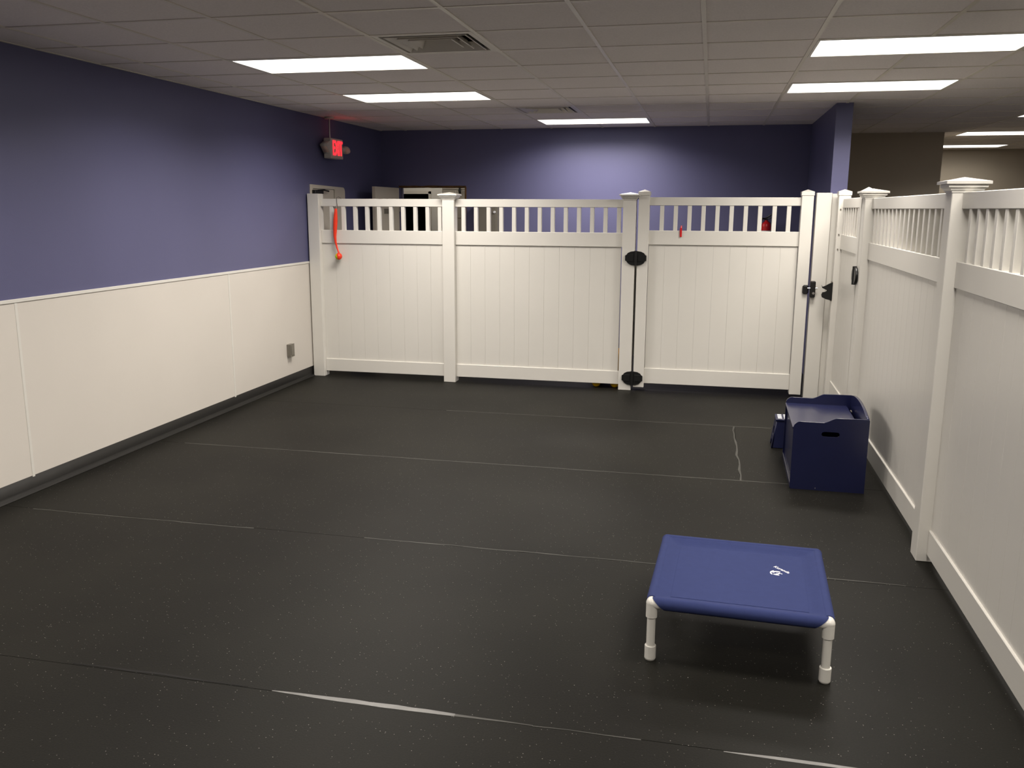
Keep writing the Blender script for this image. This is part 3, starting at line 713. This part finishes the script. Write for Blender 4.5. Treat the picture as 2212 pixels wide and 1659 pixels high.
ss = thing('step_stool', 'navy folding step stool with white grip pads beside toy chest', 'step stool', (0.632, 6.705, 0), rotz=-0.02)
part('step_top', bm_box(-0.097, 0.097, -0.087, 0.087, 0.205, 0.222, 0.004), 'navy_plastic', ss, local=True)
gp = mesh('grip', bm_box(-0.015, 0.015, -0.016, 0.016, 0, 0.003, 0.001), 'grip_white')
for ix in range(4):
    for iy in range(3):
        link('grip_pad', gp, ss, (-0.066+0.044*ix, -0.052+0.052*iy, 0.2215))
for s in (-1, 1):       # side legs: hand hole above, notch between the feet
    o = [(-0.100, 0.0), (-0.048, 0.0), (-0.036, 0.048), (0.036, 0.048), (0.048, 0.0), (0.100, 0.0), (0.082, 0.206), (-0.082, 0.206)]
    b = bm_prism(o, [[(-0.045, 0.085), (0.045, 0.085), (0.040, 0.150), (-0.040, 0.150)]], 'x', -0.005, 0.005)
    for v in b.verts: v.co.x += s*(0.088+0.026*(1-v.co.z/0.206))
    part('stool_leg', b, 'navy_plastic', ss, local=True)
for s in (-1, 1):
    b = bm_box(-0.084, 0.084, -0.005, 0.005, 0.004, 0.206)
    for v in b.verts:
        k = 1-v.co.z/0.206; v.co.y += s*(0.077+0.017*k); v.co.x *= 1+0.28*k
    part('stool_side', b, 'navy_plastic', ss, local=True)

# ================================================================== RAISED DOG BED
BW, BD = 0.655, 0.690
bed = thing('dog_bed', 'raised dog bed with blue fabric and white pipe legs', 'dog bed', (0.183, 3.577, 0), rotz=-0.040)
hx, hy = BW/2, BD/2; AXZ = 0.2365; RF = 0.0245
def pipe_corner(sx, sy):
    x, y = sx*hx, sy*hy
    lg = part('leg', bm_cyl((x, y, 0.0), (x, y, 0.205), 0.0168, seg=24), 'pvc', bed, smooth=True, local=True)
    ft = bm_cyl((x, y, 0.0), (x, y, 0.006), 0.0195, 0.0222, 24)
    bm_cyl((x, y, 0.006), (x, y, 0.058), 0.0222, 0.0222, 24, ft)
    bm_cyl((x, y, 0.058), (x, y, 0.060), 0.0222, 0.0205, 24, ft)
    part('foot_cap', ft, 'pvc', lg, smooth=True, local=True)
    e = bm_cyl((x, y, 0.180), (x, y, AXZ), 0.0222, seg=24)
    bm_sphere((x, y, AXZ), 0.0226, 24, e)
    bm_cyl((x, y, AXZ), (x-sx*0.055, y, AXZ), 0.0222, 0.0205, 24, e)
    bm_cyl((x, y, AXZ), (x, y-sy*0.055, AXZ), 0.0222, 0.0205, 24, e)
    part('corner_fitting', e, 'pvc', bed, smooth=True, local=True)
for sx in (-1, 1):
    for sy in (-1, 1): pipe_corner(sx, sy)
# fabric: sleeves over the four pipes and a taut, slightly sagging sheet
fb = bm_tube([(-hx+0.03, -hy, AXZ), (-hx+0.05, -hy, AXZ), (hx-0.05, -hy, AXZ), (hx-0.03, -hy, AXZ)], RF, 32)
for v in fb.verts:       # the sleeve mouths are cut slantwise: long on top, short below
    if abs(v.co.x) > hx-0.04: v.co.x = math.copysign(hx-0.002-0.052*(AXZ+RF-v.co.z)/(2*RF), v.co.x)
    elif abs(v.co.x) > hx-0.06: v.co.x = math.copysign(hx-0.010-0.052*(AXZ+RF-v.co.z)/(2*RF), v.co.x)
bm_tube([(-hx-0.004, hy, AXZ+0.001), (0, hy, AXZ), (hx+0.004, hy, AXZ+0.001)], RF, 24, fb)
for s in (-1, 1):
    bm_tube([(s*hx, -hy+0.012, AXZ+0.003), (s*hx, -hy+0.05, AXZ), (s*hx, hy-0.02, AXZ), (s*hx, hy, AXZ)], [0.022, RF, RF, RF], 24, fb)
    bm_sphere((s*hx, hy, AXZ), 0.0262, 20, fb)
part('fabric_sleeve', fb, 'bed_fabric', bed, smooth=True, local=True)
sh = bmesh.new(); N = 44; gv = {}
def prof(d):     # height below the pipe tops by distance from the pipe axis
    if d < 0.066: t = d/0.066; return 0.021*t*t*(3-2*t)*0.6+0.021*t*0.4
    return 0.021+0.002*min(1, (d-0.066)/0.25)
for i in range(N+1):
    for j in range(N+1):
        # finer rows near the edge
        f = lambda k: math.copysign(abs(2*k/N-1)**0.75, 2*k/N-1)
        x, y = f(i)*hx, f(j)*hy
        d = min(hx-abs(x), hy-abs(y))
        gv[i, j] = sh.verts.new((x, y, AXZ+RF-prof(d)-0.0006))
for i in range(N):
    for j in range(N):
        q = [gv[i, j], gv[i+1, j], gv[i+1, j+1], gv[i, j+1]]
        c = sum((v.co for v in q), Vector())/4
        if c.y < 0 and (hx-abs(c.x))+(c.y+hy) < 0.020: continue      # front corners are cut back to show the fittings
        sh.faces.new(q)
bmesh.ops.delete(sh, geom=[v for v in sh.verts if not v.link_faces], context='VERTS')
r = bmesh.ops.extrude_face_region(sh, geom=sh.faces[:])
bmesh.ops.translate(sh, vec=(0, 0, -0.003), verts=[v for v in r['geom'] if isinstance(v, bmesh.types.BMVert)])
bmesh.ops.recalc_face_normals(sh, faces=sh.faces)
part('fabric_sheet', sh, 'bed_fabric', bed, smooth=True, local=True)
ins = 0.066
pc = bmesh.new(); n = 30
for i in range(n+1):
    for j in range(n+1):
        x = (-1+2*i/n)*(hx-ins); y = (-1+2*j/n)*(hy-ins); d = min(hx-abs(x), hy-abs(y))
        gv[i, j] = pc.verts.new((x, y, AXZ+RF-prof(d)+0.0012))
for i in range(n):
    for j in range(n): pc.faces.new((gv[i, j], gv[i+1, j], gv[i+1, j+1], gv[i, j+1]))
r = bmesh.ops.extrude_face_region(pc, geom=pc.faces[:])
bmesh.ops.translate(pc, vec=(0, 0, -0.004), verts=[v for v in r['geom'] if isinstance(v, bmesh.types.BMVert)])
bmesh.ops.recalc_face_normals(pc, faces=pc.faces)
cp = part('centre_panel', pc, 'bed_fabric', bed, smooth=True, local=True)
# printed name and round emblem
lx, ly, lz, la = 0.174, 0.115, AXZ+RF-0.021-0.0015+0.0024, math.radians(-44)
def place(b):
    R = Matrix.Translation((lx, ly, lz)) @ Matrix.Rotation(la, 4, 'Z')
    bmesh.ops.transform(b, matrix=R, verts=b.verts); return b
tx = bm_text('Kuranda', 0.0245, 0.0006)

part('printed_name', place(tx), 'print_white', cp, local=True)
em = bmesh.new()
def ring_piece(cx, cy, r0, r1, a0, a1, bm, n=10):
    o = [(cx+r1*math.cos(math.radians(a0+(a1-a0)*i/n)), cy+r1*math.sin(math.radians(a0+(a1-a0)*i/n))) for i in range(n+1)]
    o += [(cx+r0*math.cos(math.radians(a1+(a0-a1)*i/n)), cy+r0*math.sin(math.radians(a1+(a0-a1)*i/n))) for i in range(n+1)]
    return bm_prism(o, [], 'z', -0.0006, 0.0006, bm)
ex_, ey_ = 0.0155, -0.0445
ring_piece(ex_, ey_, 0.0135, 0.0215, 95, 215, em); ring_piece(ex_, ey_, 0.0145, 0.0225, 262, 335, em)
ring_piece(ex_, ey_, 0.0240, 0.0300, 165, 262, em)
def blob(u, v, ru, rv): bm_prism([(ex_+u+ru*math.cos(q*0.5236), ey_+v+rv*math.sin(q*0.5236)) for q in range(12)], [], 'z', -0.0006, 0.0006, em)
blob(0.0055, 0.004, 0.0045, 0.0075); blob(-0.0045, 0.003, 0.0022, 0.0022); blob(0.014, 0.010, 0.0045, 0.0026); blob(0.005, -0.0085, 0.006, 0.003)
part('printed_emblem', place(em), 'print_white', cp, local=True)
